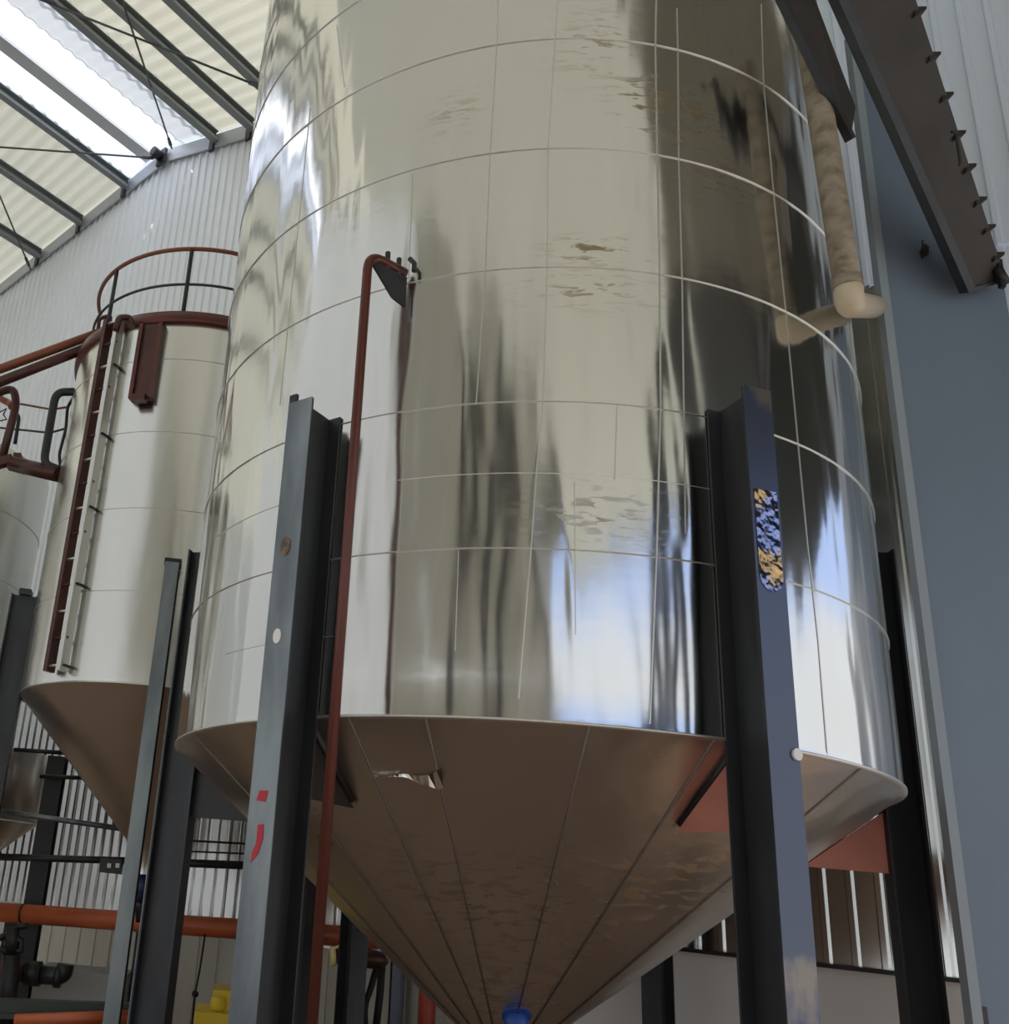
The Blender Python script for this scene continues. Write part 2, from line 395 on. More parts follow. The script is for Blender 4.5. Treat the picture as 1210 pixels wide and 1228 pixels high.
tank = thing('storage_tank', 'huge tall polished stainless steel tank with cone bottom in the centre', 'tank', (AX, AY, 0))
pr = [(RT-.02, RIM)]
edges = [RIM]+SEAMS+[TOP]
for a, b in zip(edges, edges[1:]): pr += [(RT+.006, a+.002), (RT, b)]
mb = MB(); mb.lathe((AX, AY, 0), [(RT+.004, RIM)] + [(RT, z) for z in [RIM+.03+(TOP-RIM-.03)*i/40 for i in range(41)]], 256)
mb.lathe((AX, AY, 0), [(RT, TOP), (1.2, TOP+.5), (.01, TOP+.75)], 128)
shell = mb.build('shell', 'polished sheet', tank)
mb = MB(); mb.lathe((AX, AY, 0), [(RT-.005, RIM+.010), (RT+.012, RIM+.004), (RT+.012, RIM-.006), (RT-.03, RIM-.012)], 256); mb.build('bottom_lip', 'seam metal', tank)
def ring(r, z, w, hgt, ax=AX, ay=AY, n=220): return MB().lathe((ax, ay, 0), [(r-.004, z-hgt*.35), (r+w, z-hgt*.3), (r+w*.85, z+hgt*.1), (r-.004, z+hgt*1.2)], n)
for z in SEAMS: ring(RT, z, .007, .0065).build('ring_seam', 'seam metal', tank)
for z, a0, a1 in ((2.89, -150, -128), (3.70, -120, -80), (3.70, -160, -132)):
    MB().lathe((AX, AY, 0), [(RT-.004, z-.004), (RT+.005, z), (RT-.004, z+.004)], 40, R(a0), R(a1)).build('half_seam', 'seam metal', tank)
# vertical seams, following the photo's slight jogs from course to course
VS = [[(597, 0), (596, 53), (588, 181), (582, 325), (571, 485)],
      [(669, 0), (666, 44), (657, 178), (656, 323), (651, 481), (643, 571), (637, 657), (622, 838)],
      [(787, 0), (786, 55), (788, 181), (791, 330), (792, 489), (787, 670), (779, 868)],
      [(812, 10), (813, 59), (814, 189), (818, 335), (820, 492), (822, 640)],
      [(913, 5), (916, 101), (928, 232), (941, 360), (957, 532), (968, 650), (981, 770), (992, 905)],
      [(372, 130), (371, 258), (405, 365), (403, 460)], [(404, 30), (413, 104)],
      [(487, 500), (480, 660)], [(740, 488), (737, 575)], [(689, 578), (684, 660), (676, 760)], [(495, 210), (490, 335)], [(550, 660), (538, 780)]]
for vi, pts in enumerate(VS):
    P = [cyl_hit(*q) for q in pts]
    if vi in (5, 7, 9, 11): P = [pol(ang(P[0]), RT, P[0].z), pol(ang(P[0]), RT, P[-1].z)]
    mb = MB()
    for a, b in zip(P, P[1:]):
        aa = pol(ang(a), RT, a.z); bb = pol(ang(b), RT, b.z); n = (V((aa.x-AX, aa.y-AY, 0))).normalized()
        mb.bar(aa, bb, .007 if vi not in (5, 7, 8, 9, 10, 11) else .004, .009 if vi == 2 else .005, V((-n.y, n.x, 0)))
    mb.build('vertical_seam', 'seam metal', tank)
# cone
mb = MB(); RO, ZO = .17, TIP+.17*(RIM-TIP)/RT
mb.lathe((AX, AY, 0), [(RT-.01, RIM-.005)]+[(RT-.01+(RO-RT+.01)*i/12, RIM-.005+(ZO-RIM+.005)*i/12) for i in range(1, 13)]+[(RO, ZO-.12), (RO-.01, ZO-.12)], 220)
mb.build('cone', 'cone sheet', tank)
def cone_pt(a, k, off=.0): return pol(a, (RT-.01)*(1-k)+RO*k+off, (RIM-.005)*(1-k)+ZO*k)
for px, py in ((510, 858), (707, 866), (417, 858), (858, 884), (1035, 925), (300, 868)):
    a = ang(cyl_hit(px, py)); MB().tube([cone_pt(a, 0, .003), cone_pt(a, .5, .004), cone_pt(a, .97, .003)], .006, 6).build('cone_seam', 'dark seam', tank)
for a in (20, 80, 140, 200): MB().tube([cone_pt(R(a), 0, .003), cone_pt(R(a), .97, .003)], .006, 6).build('cone_seam', 'dark seam', tank)
# crumpled flap of foil under the rim
a0 = ang(cyl_hit(415, 858)); a1 = ang(cyl_hit(511, 858)); mb = MB(); vs = []
for i in range(15):
    k = i/14; a = a0+(a1-a0)*k; w = .006+.05*max(0, k-.55)**1.0*2
    p = cone_pt(a, .145+.004*sin(9*k)-.05*max(0, k-.7), .01); q = cone_pt(a, .145+w-.05*max(0, k-.7), .03+.05*max(0, k-.6)*(1+sin(25*k)))
    vs += [p, q]
mb.add(vs, [(2*i, 2*i+1, 2*i+3, 2*i+2) for i in range(14)]); mb.prism([vs[-4], vs[-2], vs[-1], vs[-3]], (.01, -.03, .01))
mb.build('torn_flap', 'polished sheet', tank, label='crumpled shiny strip of torn cladding under the rim')
# valve stub low on the cone
p = at(618, 1216, 5.98); mb = MB(); mb.tube([p+V((0, .25, .05)), p, p+V((0, -.05, -.14))], [.05, .068, .068], 16); mb.tube([p+V((0, 0, .03)), p+V((0, -.03, -.01))], .085, 18); mb.build('outlet_valve', 'blue paint', tank, label='blue valve at the foot of the cone')
# legs with gussets
LEGTOP = 4.13
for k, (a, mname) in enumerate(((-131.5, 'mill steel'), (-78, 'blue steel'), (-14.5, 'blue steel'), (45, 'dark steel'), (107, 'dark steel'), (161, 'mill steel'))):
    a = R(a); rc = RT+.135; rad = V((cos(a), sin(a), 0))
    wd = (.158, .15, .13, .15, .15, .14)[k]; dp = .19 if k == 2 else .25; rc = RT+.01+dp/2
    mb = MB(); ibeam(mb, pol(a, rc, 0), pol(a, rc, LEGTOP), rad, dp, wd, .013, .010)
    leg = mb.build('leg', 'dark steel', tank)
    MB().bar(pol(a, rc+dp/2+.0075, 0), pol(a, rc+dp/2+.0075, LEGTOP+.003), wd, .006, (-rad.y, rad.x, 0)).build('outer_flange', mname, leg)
    mb = MB(); mb.bar(pol(a, rc, 0), pol(a, rc, .02), .34, .34, rad); mb.build('base_plate', 'dark steel', leg)
    # gusset between leg and cone
    rin = RT-.46; zb = RIM-.005-.46*(RIM-ZO)/(RT-RO)-.0
    tdir = V((-rad.y, rad.x, 0))
    poly = [pol(a, RT+.01, RIM-.03), pol(a, RT+.01, zb-.02), pol(a, rin, zb-.02)]
    mb = MB(); mb.prism([p-tdir*.006 for p in poly], tdir*.012); mb.build('gusset', 'primer red' if k in (1, 2) else 'black paint', tank)  # gussets lying in shade are coloured black to stand for it
    MB().tube([cone_pt(a+.004, .0, .006), cone_pt(a+.004, .215, .01)], .022, 8).build('gusset_shadow_gap', 'black paint', tank)  # black strip standing for the shadow gap between gusset and cone
    outer = rc+dp/2+.0105
    def patch(name, zc, off, w, h, m, leg=leg, a=a, rad=rad, tdir=tdir, lab=None, thick=.006, n=18):
        c = pol(a, outer, zc)+tdir*off; mb = MB()
        poly = [c+tdir*(w*cos(2*pi*i/n))+V((0, 0, h*sin(2*pi*i/n))) for i in range(n)]
        mb.prism(poly, rad*thick); return mb.build(name, m, leg, label=lab)
    if k == 0:
        mb = MB(); c = pol(a, rc+.125, LEGTOP); mb.bar(c-tdir*.078, c-tdir*.03, .02, .10, rad); mb.build('top_notch', 'black paint', leg)
        patch('weld_spot', 3.30, -.005, .03, .05, 'rust spot', lab='round rusty burn spot')
        patch('paper_dot', 2.83, -.004, .024, .038, 'white cap', lab='round pale sticker')
        c = pol(a, outer, 2.06); mb = MB(); mb.prism([c+tdir*x+V((0, 0, z)) for x, z in ((-.035, -.02), (.02, -.026), (.03, .026), (-.022, .026))], rad*.003); mb.build('paint_mark', 'mark red', leg, label='short red paint dash')
        c = pol(a, outer, 1.86); mb = MB(); mb.prism([c+tdir*x+V((0, 0, z)) for x, z in ((-.012, .07), (.022, .075), (.026, .01), (.004, -.06), (-.035, -.10), (-.03, -.05), (-.012, -.01))], rad*.003); mb.build('paint_mark', 'mark red', leg, label='curved red paint stroke')
    if k == 1:
        patch('white_plug', 2.40, .058, .022, .026, 'white cap', lab='small round white plug', thick=.012)
        c = pol(a, outer, 3.4); poly = []
        for i in range(13): poly.append(c+tdir*(-.056+.0*i)+V((0, 0, 0)) if False else c+tdir*(.06*cos(pi+pi*i/12))+V((0, 0, -.22+.07*sin(pi+pi*i/12))))
        poly += [c+tdir*.06+V((0, 0, .20)), c-tdir*.06+V((0, 0, .20))]
        mb = MB(); mb.prism(poly, rad*.004); mb.build('foil_patch', 'gold foil', leg, label='rounded patch of crinkled gold and blue foil')

# rising pipe with bracket and twin tubes on the tall tank
tp = cyl_hit(490, 334); ta = ang(tp)
armz = tp.z+.03
TD = V((-sin(ta), cos(ta), 0)); RD = V((cos(ta), sin(ta), 0))
# riser stands where its pixel column meets a sensible distance off the tank wall
def riser_at(px, py, z):
    d = ray(px, py); k = (z-EYE)/d.z; return V((0, 0, EYE))+d*k
armz = tp.z; rt = riser_at(442, 304, armz); rb = V((rt.x, rt.y, 0))
pipe = thing('riser_pipe', 'dark red riser pipe with hooked top standing before the tall tank', 'pipe', (rb.x, rb.y, 0))
inner = tp+RD*.05; inner.z = armz
MB().tube(bend([rb, V((rt.x, rt.y, armz)), inner], .10, 8), .0255, 16).build('riser', 'red oxide', pipe)
d_arm = (inner-V((rt.x, rt.y, armz))).normalized()
for k in (.05, .13):
    c = inner-d_arm*k; MB().tube([c-V((0, 0, .05)), c+V((0, 0, .07))], .015, 10).build('bolt', 'black paint', pipe)
mb = MB(); a = inner-d_arm*.27; b = inner-d_arm*.0; mb.prism([a-V((0, 0, .03)), b-V((0, 0, .03)), b-V((0, 0, .22)), b-d_arm*.09-V((0, 0, .2))], TD*.012); mb.build('bracket', 'dark steel', pipe)
MB().tube([inner-V((0, 0, .0))+TD*.05, inner+TD*.05+V((0, 0, .05)), inner+V((0, 0, .09))+TD*.02], .014, 8).build('clamp', 'black paint', pipe)


# second tank
BX, BY, RB = -.893, 9.72, 1.45
BRIM, BTIP, BTOP = 1.65+1.0958*1.45, 1.78, 1.65+3.6136*1.45
t2 = thing('storage_tank', 'smaller stainless tank with brown top rim behind the tall tank, left', 'tank', (BX, BY, 0))
mb = MB(); mb.lathe((BX, BY, 0), [(RB, BRIM+(BTOP-BRIM)*i/20) for i in range(21)], 160); mb.lathe((BX, BY, 0), [(RB, BTOP), (.01, BTOP+.15)], 90); mb.build('shell', 'satin sheet', t2)
for h in (1.6822, 2.2414, 2.7879, 3.334): ring(RB, 1.65+h*1.45, .006, .006, BX, BY, 140).build('ring_seam', 'seam metal', t2)
mb = MB(); mb.lathe((BX, BY, 0), [(RB-.01, BRIM)]+[(RB-.01-(RB-.12)*i/8, BRIM+(BTIP+.1-BRIM)*i/8) for i in range(1, 9)]+[(.11, BTIP-.1)], 140); mb.build('cone', 'cone sheet', t2)
ring(RB, BRIM, .02, .012, BX, BY, 140).build('bottom_lip', 'seam metal', t2)
MB().lathe((BX, BY, 0), [(RB-.02, BTOP-.01), (RB+.035, BTOP-.01), (RB+.045, BTOP+.05), (RB+.035, BTOP+.12), (RB-.02, BTOP+.12), (RB-.02, BTOP-.01)], 140).build('roof_rim', 'red oxide', t2)
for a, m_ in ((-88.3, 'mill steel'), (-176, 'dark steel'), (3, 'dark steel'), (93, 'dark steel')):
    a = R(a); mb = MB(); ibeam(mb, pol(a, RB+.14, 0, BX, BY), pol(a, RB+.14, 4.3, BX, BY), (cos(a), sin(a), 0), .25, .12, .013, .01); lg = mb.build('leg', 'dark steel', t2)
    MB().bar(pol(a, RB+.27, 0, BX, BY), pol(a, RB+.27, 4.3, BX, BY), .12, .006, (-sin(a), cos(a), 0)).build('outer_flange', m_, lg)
    MB().bar(pol(a, RB+.14, 4.3, BX, BY), pol(a, RB+.14, 4.36, BX, BY), .12, .15, (cos(a), sin(a), 0)).build('leg_cap', 'dark steel', lg)

# ladder on the second tank: stiles and rungs
la = thing('access_ladder', 'narrow steel ladder running down the smaller tank from its brown rim', 'ladder', (BX, BY, BRIM))
lt, lb = cyl_hit(140, 396, RB+.06, BX, BY), cyl_hit(65, 806, RB+.06, BX, BY)
aL = (ang(lt, BX, BY)+ang(lb, BX, BY))/2; LT = V((-sin(aL), cos(aL), 0)); LR = V((cos(aL), sin(aL), 0))
ztop, zbot = BTOP+.1, lb.z
for sgn, mt in ((-1, 'brown oxide'), (1, 'seam metal')):
    c0 = pol(aL, RB+.08, zbot, BX, BY)+LT*(.085*sgn); c1 = pol(aL, RB+.08, ztop, BX, BY)+LT*(.085*sgn)
    MB().bar(c0, c1, .05, .10, LT).build('stile', mt, la)
nr = 15
for i in range(nr):
    z = zbot+.05+(ztop-zbot-.1)*i/(nr-1); c = pol(aL, RB+.10, z, BX, BY)
    MB().tube([c-LT*.11, c+LT*.11], .014, 8).build('rung', 'brown oxide' if i % 2 else 'seam metal', la)
    if i % 3 == 0: MB().bar(c-LR*.12+LT*.11, c+LT*.11, .03, .02).build('standoff', 'dark steel', la)

# guard rail round the second tank's roof
gr = thing('guard_rail', 'curved rust red guard rail on the roof of the smaller tank', 'railing', (BX, BY, BTOP))
g0, g1 = R(-182), R(60); RG = RB-.09
def circ(r, z, n=70, a0=g0, a1=g1): return [pol(a0+(a1-a0)*i/n, r, z, BX, BY) for i in range(n+1)]
gz = BTOP+.95
hb = pol(R(-182), RG, BTOP+.1, BX, BY)
MB().tube(circ(RG, gz), .022, 10).build('top_rail', 'rust rail', gr)
MB().tube(circ(RG, BTOP+.52), .014, 8).build('mid_rail', 'dark steel', gr)
for a in [math.degrees(ang(cyl_hit(226, 330, RG, BX, BY), BX, BY)), math.degrees(ang(cyl_hit(136, 350, RG, BX, BY), BX, BY)), 20, 60]:
    MB().tube([pol(R(a), RG, BTOP+.1, BX, BY), pol(R(a), RG, gz, BX, BY)], .022, 8).build('post', 'black paint', gr)
# long hatch box on the shell
ha = cyl_hit(177, 437, RB+.03, BX, BY); aH = ang(ha, BX, BY); HT = V((-sin(aH), cos(aH), 0)); HR = V((cos(aH), sin(aH), 0))
zt, zb_ = cyl_hit(181, 391, RB+.03, BX, BY).z, cyl_hit(172, 480, RB+.03, BX, BY).z
hx = thing('sight_box', 'tall narrow dark brown box on the smaller tank beside its ladder', 'box', pol(aH, RB, zb_, BX, BY))
mb = MB(); c0, c1 = pol(aH, RB+.05, zb_, BX, BY), pol(aH, RB+.05, zt, BX, BY)
mb.bar(c0-HR*.02, c1-HR*.02, .25, .06, HT); mb.build('body', 'brown oxide', hx)
mb = MB()
for o_ in (-.105, .105): mb.bar(c0+HT*o_+HR*.02, c1+HT*o_+HR*.02, .04, .04, HT)
mb.bar(c0+HR*.02-HT*.09, c0+HR*.02+HT*.09, .04, .03, V((0, 0, 1))); mb.build('frame', 'red oxide', hx)
MB().bar(c0+HR*.05-V((0, 0, .05)), c0+HR*.05+V((0, 0, .02)), .15, .07, HT).build('foot', 'brown oxide', hx)

# third tank at the left edge, lower, with platform on top
d3 = ray(20, 800); D3 = 11.6; az = math.atan2(d3.x, 1) - math.asin(1.45/D3)
CX3, CY3 = D3*sin(az), D3*cos(az)
zt3 = cyl_hit(20, 566, 1.45, CX3, CY3).z+.22
t3 = thing('storage_tank', 'stainless tank cut by the left edge below the brown platform', 'tank', (CX3, CY3, 0))
MB().lathe((CX3, CY3, 0), [(1.45, 2.3+(zt3-2.3)*i/16) for i in range(17)], 140).lathe((CX3, CY3, 0), [(1.45, zt3), (.01, zt3+.1)], 90).build('shell', 'satin sheet', t3)
for py in (615, 699, 782):
    z = cyl_hit(8, py, 1.45, CX3, CY3).z; ring(1.45, z, .006, .006, CX3, CY3, 140).build('ring_seam', 'seam metal', t3)
MB().lathe((CX3, CY3, 0), [(1.45, 2.3), (.1, .9)], 120).build('cone', 'cone sheet', t3)

# pipes along the top to the left edge
YP = 9.6
pa, pb = at(-20, 450, 9.2), at(138, 392, 9.35)
tag(MB().tube([pa, pb], .05, 12).build('handrail_pipe', 'rust rail'), 'upper of two rusty pipes sloping from left edge to smaller tank roof', 'pipe', 'twin rusty pipes')
pa, pb = at(-20, 466, 9.2), at(125, 409, 9.35)
tag(MB().tube([pa, pb], .055, 12).build('handrail_pipe', 'brown oxide'), 'lower, darker of two rusty pipes sloping from left edge to smaller tank', 'pipe', 'twin rusty pipes')
t = thing('rail_loop', 'small brown hoop rail where twin pipes meet smaller tank roof', 'rail', at(117, 405, 9.3))
MB().tube(bend([at(117, 404, 9.3), at(119, 382, 9.3), at(133, 378, 9.3), at(131, 398, 9.3)], .05), .022, 8).build('hoop', 'brown oxide', t)
MB().tube(bend([at(139, 396, 8.25), at(143, 381, 8.25), at(156, 381, 8.3), at(158, 391, 8.3)], .04), .035, 8).build('hoop', 'brown oxide', t)
# platform with hoop rails
Y3 = 9.6
pf = thing('platform', 'dark brown platform with hooped handrails at the left edge', 'platform', at(20, 575, Y3))
mb = MB(); mb.bar(at(-20, 560, Y3), at(16, 551, Y3), .1, .1); mb.tube([at(14, 556, Y3), at(70, 569, Y3-.2)], .085, 14); mb.tube([at(-20, 556, Y3), at(14, 557, Y3)], .02, 8); mb.build('beam', 'brown oxide', pf)
MB().bar(at(18, 553, Y3+.1), at(27, 553, Y3+.1), .11, .2, (0, 0, 1)).build('gusset_block', 'brown oxide', pf)
MB().tube(bend([at(-14, 476, Y3), at(16, 464, Y3), at(20, 484, Y3), at(2, 552, Y3)], .13, 8), .045, 12).build('hoop_rail', 'brown oxide', pf)
MB().tube(bend([at(-14, 470, Y3+.4), at(12, 484, Y3+.4), at(14, 488, Y3)], .05, 8), .04, 10).build('hoop_rail', 'rust rail', pf)
MB().tube(bend([at(70, 563, Y3-.2), at(52, 556, Y3-.2), at(67, 470, Y3-.2), at(92, 470, Y3-.2)], .13, 8), .045, 12).build('hoop_rail', 'black paint', pf)
MB().tube(bend([at(90, 474, Y3-.1), at(81, 488, Y3), at(79, 515, Y3), at(71, 545, Y3), at(73, 565, Y3-.1)], .05, 5), .018, 8).build('hoop_rail', 'black paint', pf)
MB().tube(bend([at(18, 532, Y3+.3), at(23, 500, Y3+.3), at(18, 494, Y3+.3)], .05, 5), .022, 8).build('hoop_rail', 'black paint', pf)
MB().tube([at(22, 484, Y3+.5), at(62, 491, Y3+.5), at(82, 488, Y3+.2)], .013, 8).build('rail', 'rust rail', pf)
MB().tube([at(-10, 512, Y3+.5), at(60, 519, Y3+.5), at(82, 513, Y3+.2)], .013, 8).build('rail', 'black paint', pf)
MB().tube([at(-6, 497, Y3+.4), at(8, 490, Y3+.4), at(4, 497, Y3+.4), at(8, 503, Y3+.4), at(-6, 506, Y3+.4)], .01, 6).build('bent_wire', 'black paint', pf)

# ------------------------------------------------------------------ right side: wide blue-grey column, stairs, lagged pipe
YC = 5.25
def colx(py_unused, dx): return dx
dl = ray(1162, 1228).x; dr = .885
xl, xr = dl*YC, dr*YC
bc = thing('wide_column', 'wide blue-grey painted steel column filling the right edge', 'column', ((xl+xr)/2, YC, 0))
zt_ = 13.
ctr, ctl = at(1197, 325, YC), at(1019, 45, YC)
MB().prism([(xl+.02, YC, 0), (xr, YC, 0), (xr, YC, ctr.z), (xl+.02, YC, ctl.z)], (0, .02, 0)).build('web', 'column paint', bc)
mb = MB(); mb.prism([(xl, YC-.03, 0), (xl+.055, YC-.03, 0), (xl+.055, YC+.03, 0), (xl, YC+.03, 0)], (0, 0, ctl.z)); mb.build('edge_flange', 'column edge', bc)
p = at(1106, 303, YC-.02); mb = MB(); mb.prism([p+V((-.012, 0, -.05)), p+V((.02, 0, -.03)), p+V((.028, 0, .03)), p+V((.0, 0, .05)), p+V((-.02, 0, .0))], (0, -.03, 0)); mb.tube([p+V((0, -.01, .03)), p+V((.005, -.01, .09))], .006, 6); mb.build('lug', 'stair steel', bc)
p = at(1177, 1222, YC-.01); mb = MB(); mb.bar(p-V((0, 0, .08)), p+V((0, 0, .06)), .05, .03, (1, 0, 0)); mb.build('clip', 'dark steel', bc)
# stairs seen from below
sa = lambda px, py, Y: at(px, py, Y)
stair = thing('staircase', 'dark steel staircase seen from below climbing past the blue-grey column', 'staircase', at(1180, 345, 5.1))
E0a, E0b = at(1157, 349, 5.15), at(1206, 335, 5.15)
E1a, E1b = at(995, -14, 4.15), at(1094, -14, 4.15)
nrm = (E1a-E0a).cross(E0b-E0a).normalized()
if nrm.y < 0: nrm = -nrm
mb = MB(); mb.prism([E0a, E0b, E1b, E1a], nrm*.02); mb.build('stringer', 'stair steel', stair)
dst = (E1a-E0a).normalized(); wid0 = (E0b-E0a).normalized(); 
mb = MB(); mb.bar(E0a-nrm*.02, E1a-nrm*.02, .055, .07, wid0); mb.build('stringer_flange', 'dark steel', stair)
mb = MB(); mb.bar(E0a-nrm*.0, E0b, .02, .05, dst); mb.build('end_plate', 'black paint', stair)
for q in ((1085, 12), (1105, 66), (1123, 114), (1141, 160), (1157, 200), (1169, 240), (1183, 273), (1195, 306)):
    # bracket tooth where its row meets the stringer's outer edge
    best = min(range(401), key=lambda i: (lambda P: abs(CY - FPX*((P-V((0, 0, EYE))).dot(_u))/((P-V((0, 0, EYE))).dot(_f)) - q[1]))(E0b.lerp(E1b, i/400)))
    c = E0b.lerp(E1b, best/400); h = .05
    mb = MB(); mb.prism([c-wid0*.03-V((0, 0, .03)), c+V((.045, 0, .012)), c+V((.05, 0, .035)), c-wid0*.03+V((0, 0, .035))], (0, .12, 0)); mb.build('tread_bracket', 'stair steel', stair)
MB().tube(bend([at(1141, 158, 4.55), at(1146, 158, 4.55), at(1152, 196, 4.6), at(1150, 198, 4.6)], .03), .008, 6).build('bent_rod', 'black paint', stair)
MB().tube(bend([at(1078, -8, 4.2), at(1084, 14, 4.25), at(1090, 20, 4.25)], .03), .006, 6).build('wire', 'black paint', stair)
mb = MB(); c = at(1197, 312, 5.1); mb.bar(c, at(1202, 345, 5.1), .03, .03); mb.tube([at(1196, 322, 5.1), at(1206, 340, 5.1)], .03, 10); mb.build('end_bolt', 'black paint', stair)
b2 = thing('diagonal_beam', 'dark steel diagonal beam left of the staircase in front of the tank edge', 'beam', at(1015, 150, 4.28))
q0, q1 = at(1030, 160, 4.28), at(948, -14, 4.0); q0b, q1b = at(1012, 28, 4.28), at(990, -14, 4.0)
P4 = [at(935, -5, 4.0), at(1020, 168, 4.3), at(1026, 128, 4.32), at(975, -8, 4.05)]
n4 = (P4[1]-P4[0]).cross(P4[3]-P4[0]).normalized(); 
if n4.y < 0: n4 = -n4
MB().prism(P4, n4*.02).build('web', 'stair steel', b2)
MB().bar(P4[0], P4[1], .03, .05, (P4[3]-P4[0])).build('flange', 'dark steel', b2)
# lagged pipe
lp = thing('lagged_pipe', 'beige lagged pipe with pale elbow between tall tank and blue-grey column', 'pipe', at(1024, 345, 4.36))
u0, u1 = at(966, 20, 4.24), at(1017, 346, 4.36)
MB().tube([u0, u0.lerp(u1, .25), u0.lerp(u1, .5), u0.lerp(u1, .75), u1], .068, 18).build('pipe', 'insulation jacket', lp)
el = MATS['cream elbow'] = mat('cream elbow', (.55, .48, .35), .45)
MB().tube(bend([u1+(u0-u1).normalized()*.03, u1+V((.0, 0, -.10)), at(1047, 368, 5.2)], .10, 8), .072, 18).build('elbow', 'cream elbow', lp)
MB().tube([u1+(u0-u1).normalized()*.06, u1+(u0-u1).normalized()*.0], .076, 18).build('joint_band', 'insulation jacket', lp)

# ------------------------------------------------------------------ low things on the left
YO = 11.0
oz0, oz1 = at(-40, 1091, YO), at(500, 1129, YO-1.1)
op = thing('process_pipe', 'long orange pipe running level behind the tank legs', 'pipe', oz0.lerp(oz1, .5))
mb = MB().tube([oz0, oz1], .098, 18); mb.build('pipe', 'orange paint', op)
for px in (34, 428):
    f_ = (px+40)/540; c = oz0.lerp(oz1, f_); dd = (oz1-oz0).normalized(); MB().tube([c-dd*.012, c+dd*.012], .102, 18).build('coupling', 'dark steel', op)
rp = at(513, 1180, 9.6); tag(MB().tube([(rp.x, rp.y, 0), (rp.x, rp.y, 1.42)], .082, 16).build('standing_pipe', 'red paint'), 'red upright pipe just left of the cone foot', 'pipe')
# dark posts behind
def post(px0, px1, py, Y, top_py, m, lab):
    a, b = at(px0, py, Y), at(px1, py, Y); zt = at((px0+px1)/2, top_py, Y).z; x = (a.x+b.x)/2; w = abs(b.x-a.x)
    mb = MB(); ibeam(mb, (x, Y, 0), (x, Y, zt), (0, 1, 0), w*1.1, w, .012, .01)
    return tag(mb.build('steel_post', m), lab, 'post')
post(342, 361, 1150, 9.6, 1035, 'black paint', 'black steel post just right of the marked tank leg, below the cone')
post(468, 482, 1190, 10.12, 1136, 'blue steel', 'slim dark blue post under the orange pipe, left of the red upright pipe')
post(28, 50, 1100, 11.6, 905, 'black paint', 'tall black column at lower left behind the smaller tank cone')
post(0, 14, 1150, 11.5, 1090, 'black paint', 'black post at the left edge beside the pipe fittings')
# dark level rails
def rail(pts, r, m, lab, cat='rail', name='dark_rail'):
    return tag(MB().tube(pts, r, 10).build(name, m), lab, cat)
rail([at(17, 899, 11), at(80, 903, 11)], .025, 'dark steel', 'short dark rail highest at lower left, beneath the smaller tank rim')
rail([at(48, 931, 11.3), at(104, 933, 11.3)], .025, 'dark steel', 'short dark rail touching the smaller tank cone edge')
rail([at(-20, 970, 10.8), at(155, 995, 10.6)], .03, 'mill steel', 'dark grey rail sloping across below the smaller tank cone')
rail([at(-20, 1027, 10.9), at(178, 1033, 10.7)], .038, 'dark steel', 'black conduit pipe at lower left carrying a small black box', 'pipe', 'conduit_pipe')
rail([at(205, 1007, 10.9), at(300, 1012, 10.9)], .012, 'black paint', 'upper thin black cable between the two tank legs', 'cable', 'thin_cable')
rail([at(205, 1020, 10.9), at(300, 1024, 10.9)], .01, 'black paint', 'lower thin black cable between the two tank legs', 'cable', 'thin_cable')
rail([at(200, 1034, 10.9), at(300, 1038, 10.9)], .045, 'dark steel', 'thick dark pipe under the thin cables between the tank legs', 'pipe', 'conduit_pipe')
jb = thing('junction_box', 'small black box hanging on the black conduit at lower left', 'box', at(133, 1046, 10.6))
mb = MB(); a, b = at(119, 1046, 10.6), at(147, 1031, 10.6); mb.box((a.x, 10.55, a.z), (b.x, 10.75, b.z)); mb.build('housing', 'black paint', jb)
for px in (131, 141): c = at(px, 1038, 10.54); MB().bar(c-V((.02, 0, 0)), c+V((.02, 0, 0)), .02, .045, (0, 1, 0)).build('window', 'white cap', jb)
mo = thing('agitator_motor', 'dark blue motor on the outlet of the smaller tank cone', 'motor', at(170, 1090, 9.75))
a = at(172, 1050, 9.75); b = at(170, 1080, 9.75); MB().tube([a, b], .105, 18).build('motor_body', 'navy paint', mo)
MB().tube([b, b+V((0, 0, -.05)), b+V((0, 0, -.2))], [.07, .06, .03], 14).build('shaft_end', 'black paint', mo)
MB().tube([a+V((0, 0, .2)), a], [.10, .11], 14).build('neck', 'dark steel', mo)
c = at(167, 1061, 9.64); MB().bar(c-V((.04, 0, 0)), c+V((.04, 0, 0)), .015, .008, (0, 1, 0)).build('name_plate', 'blue paint', mo)
# flanged brown pipe
fp = thing('flanged_pipe', 'rusty brown pipe with black flanges and elbow at lower left', 'pipe', at(40, 1165, 10.2))
Yf = 10.2
MB().tube([at(-20, 1163, Yf), at(28, 1167, Yf)], .085, 14).build('pipe', 'rust rail', fp)
MB().tube([at(30, 1167, Yf), at(49, 1168, Yf)], .115, 16).build('flange', 'black paint', fp)
MB().tube(bend([at(49, 1169, Yf), at(76, 1171, Yf), at(79, 1156, Yf)], .1, 6), [.085]*9, 14).build('elbow', 'dark steel', fp)
MB().tube([at(66, 1171, Yf), at(74, 1172, Yf)], .105, 14).build('flange', 'black paint', fp)
# plinth
a, b = at(34, 1215, 10.6), at(150, 1171, 10.6)
tag(MB().box((a.x, 10.6, 0), (b.x, 11.4, b.z)).build('plinth', 'plinth grey'), 'grey rendered plinth behind flanged pipe at lower left', 'plinth')
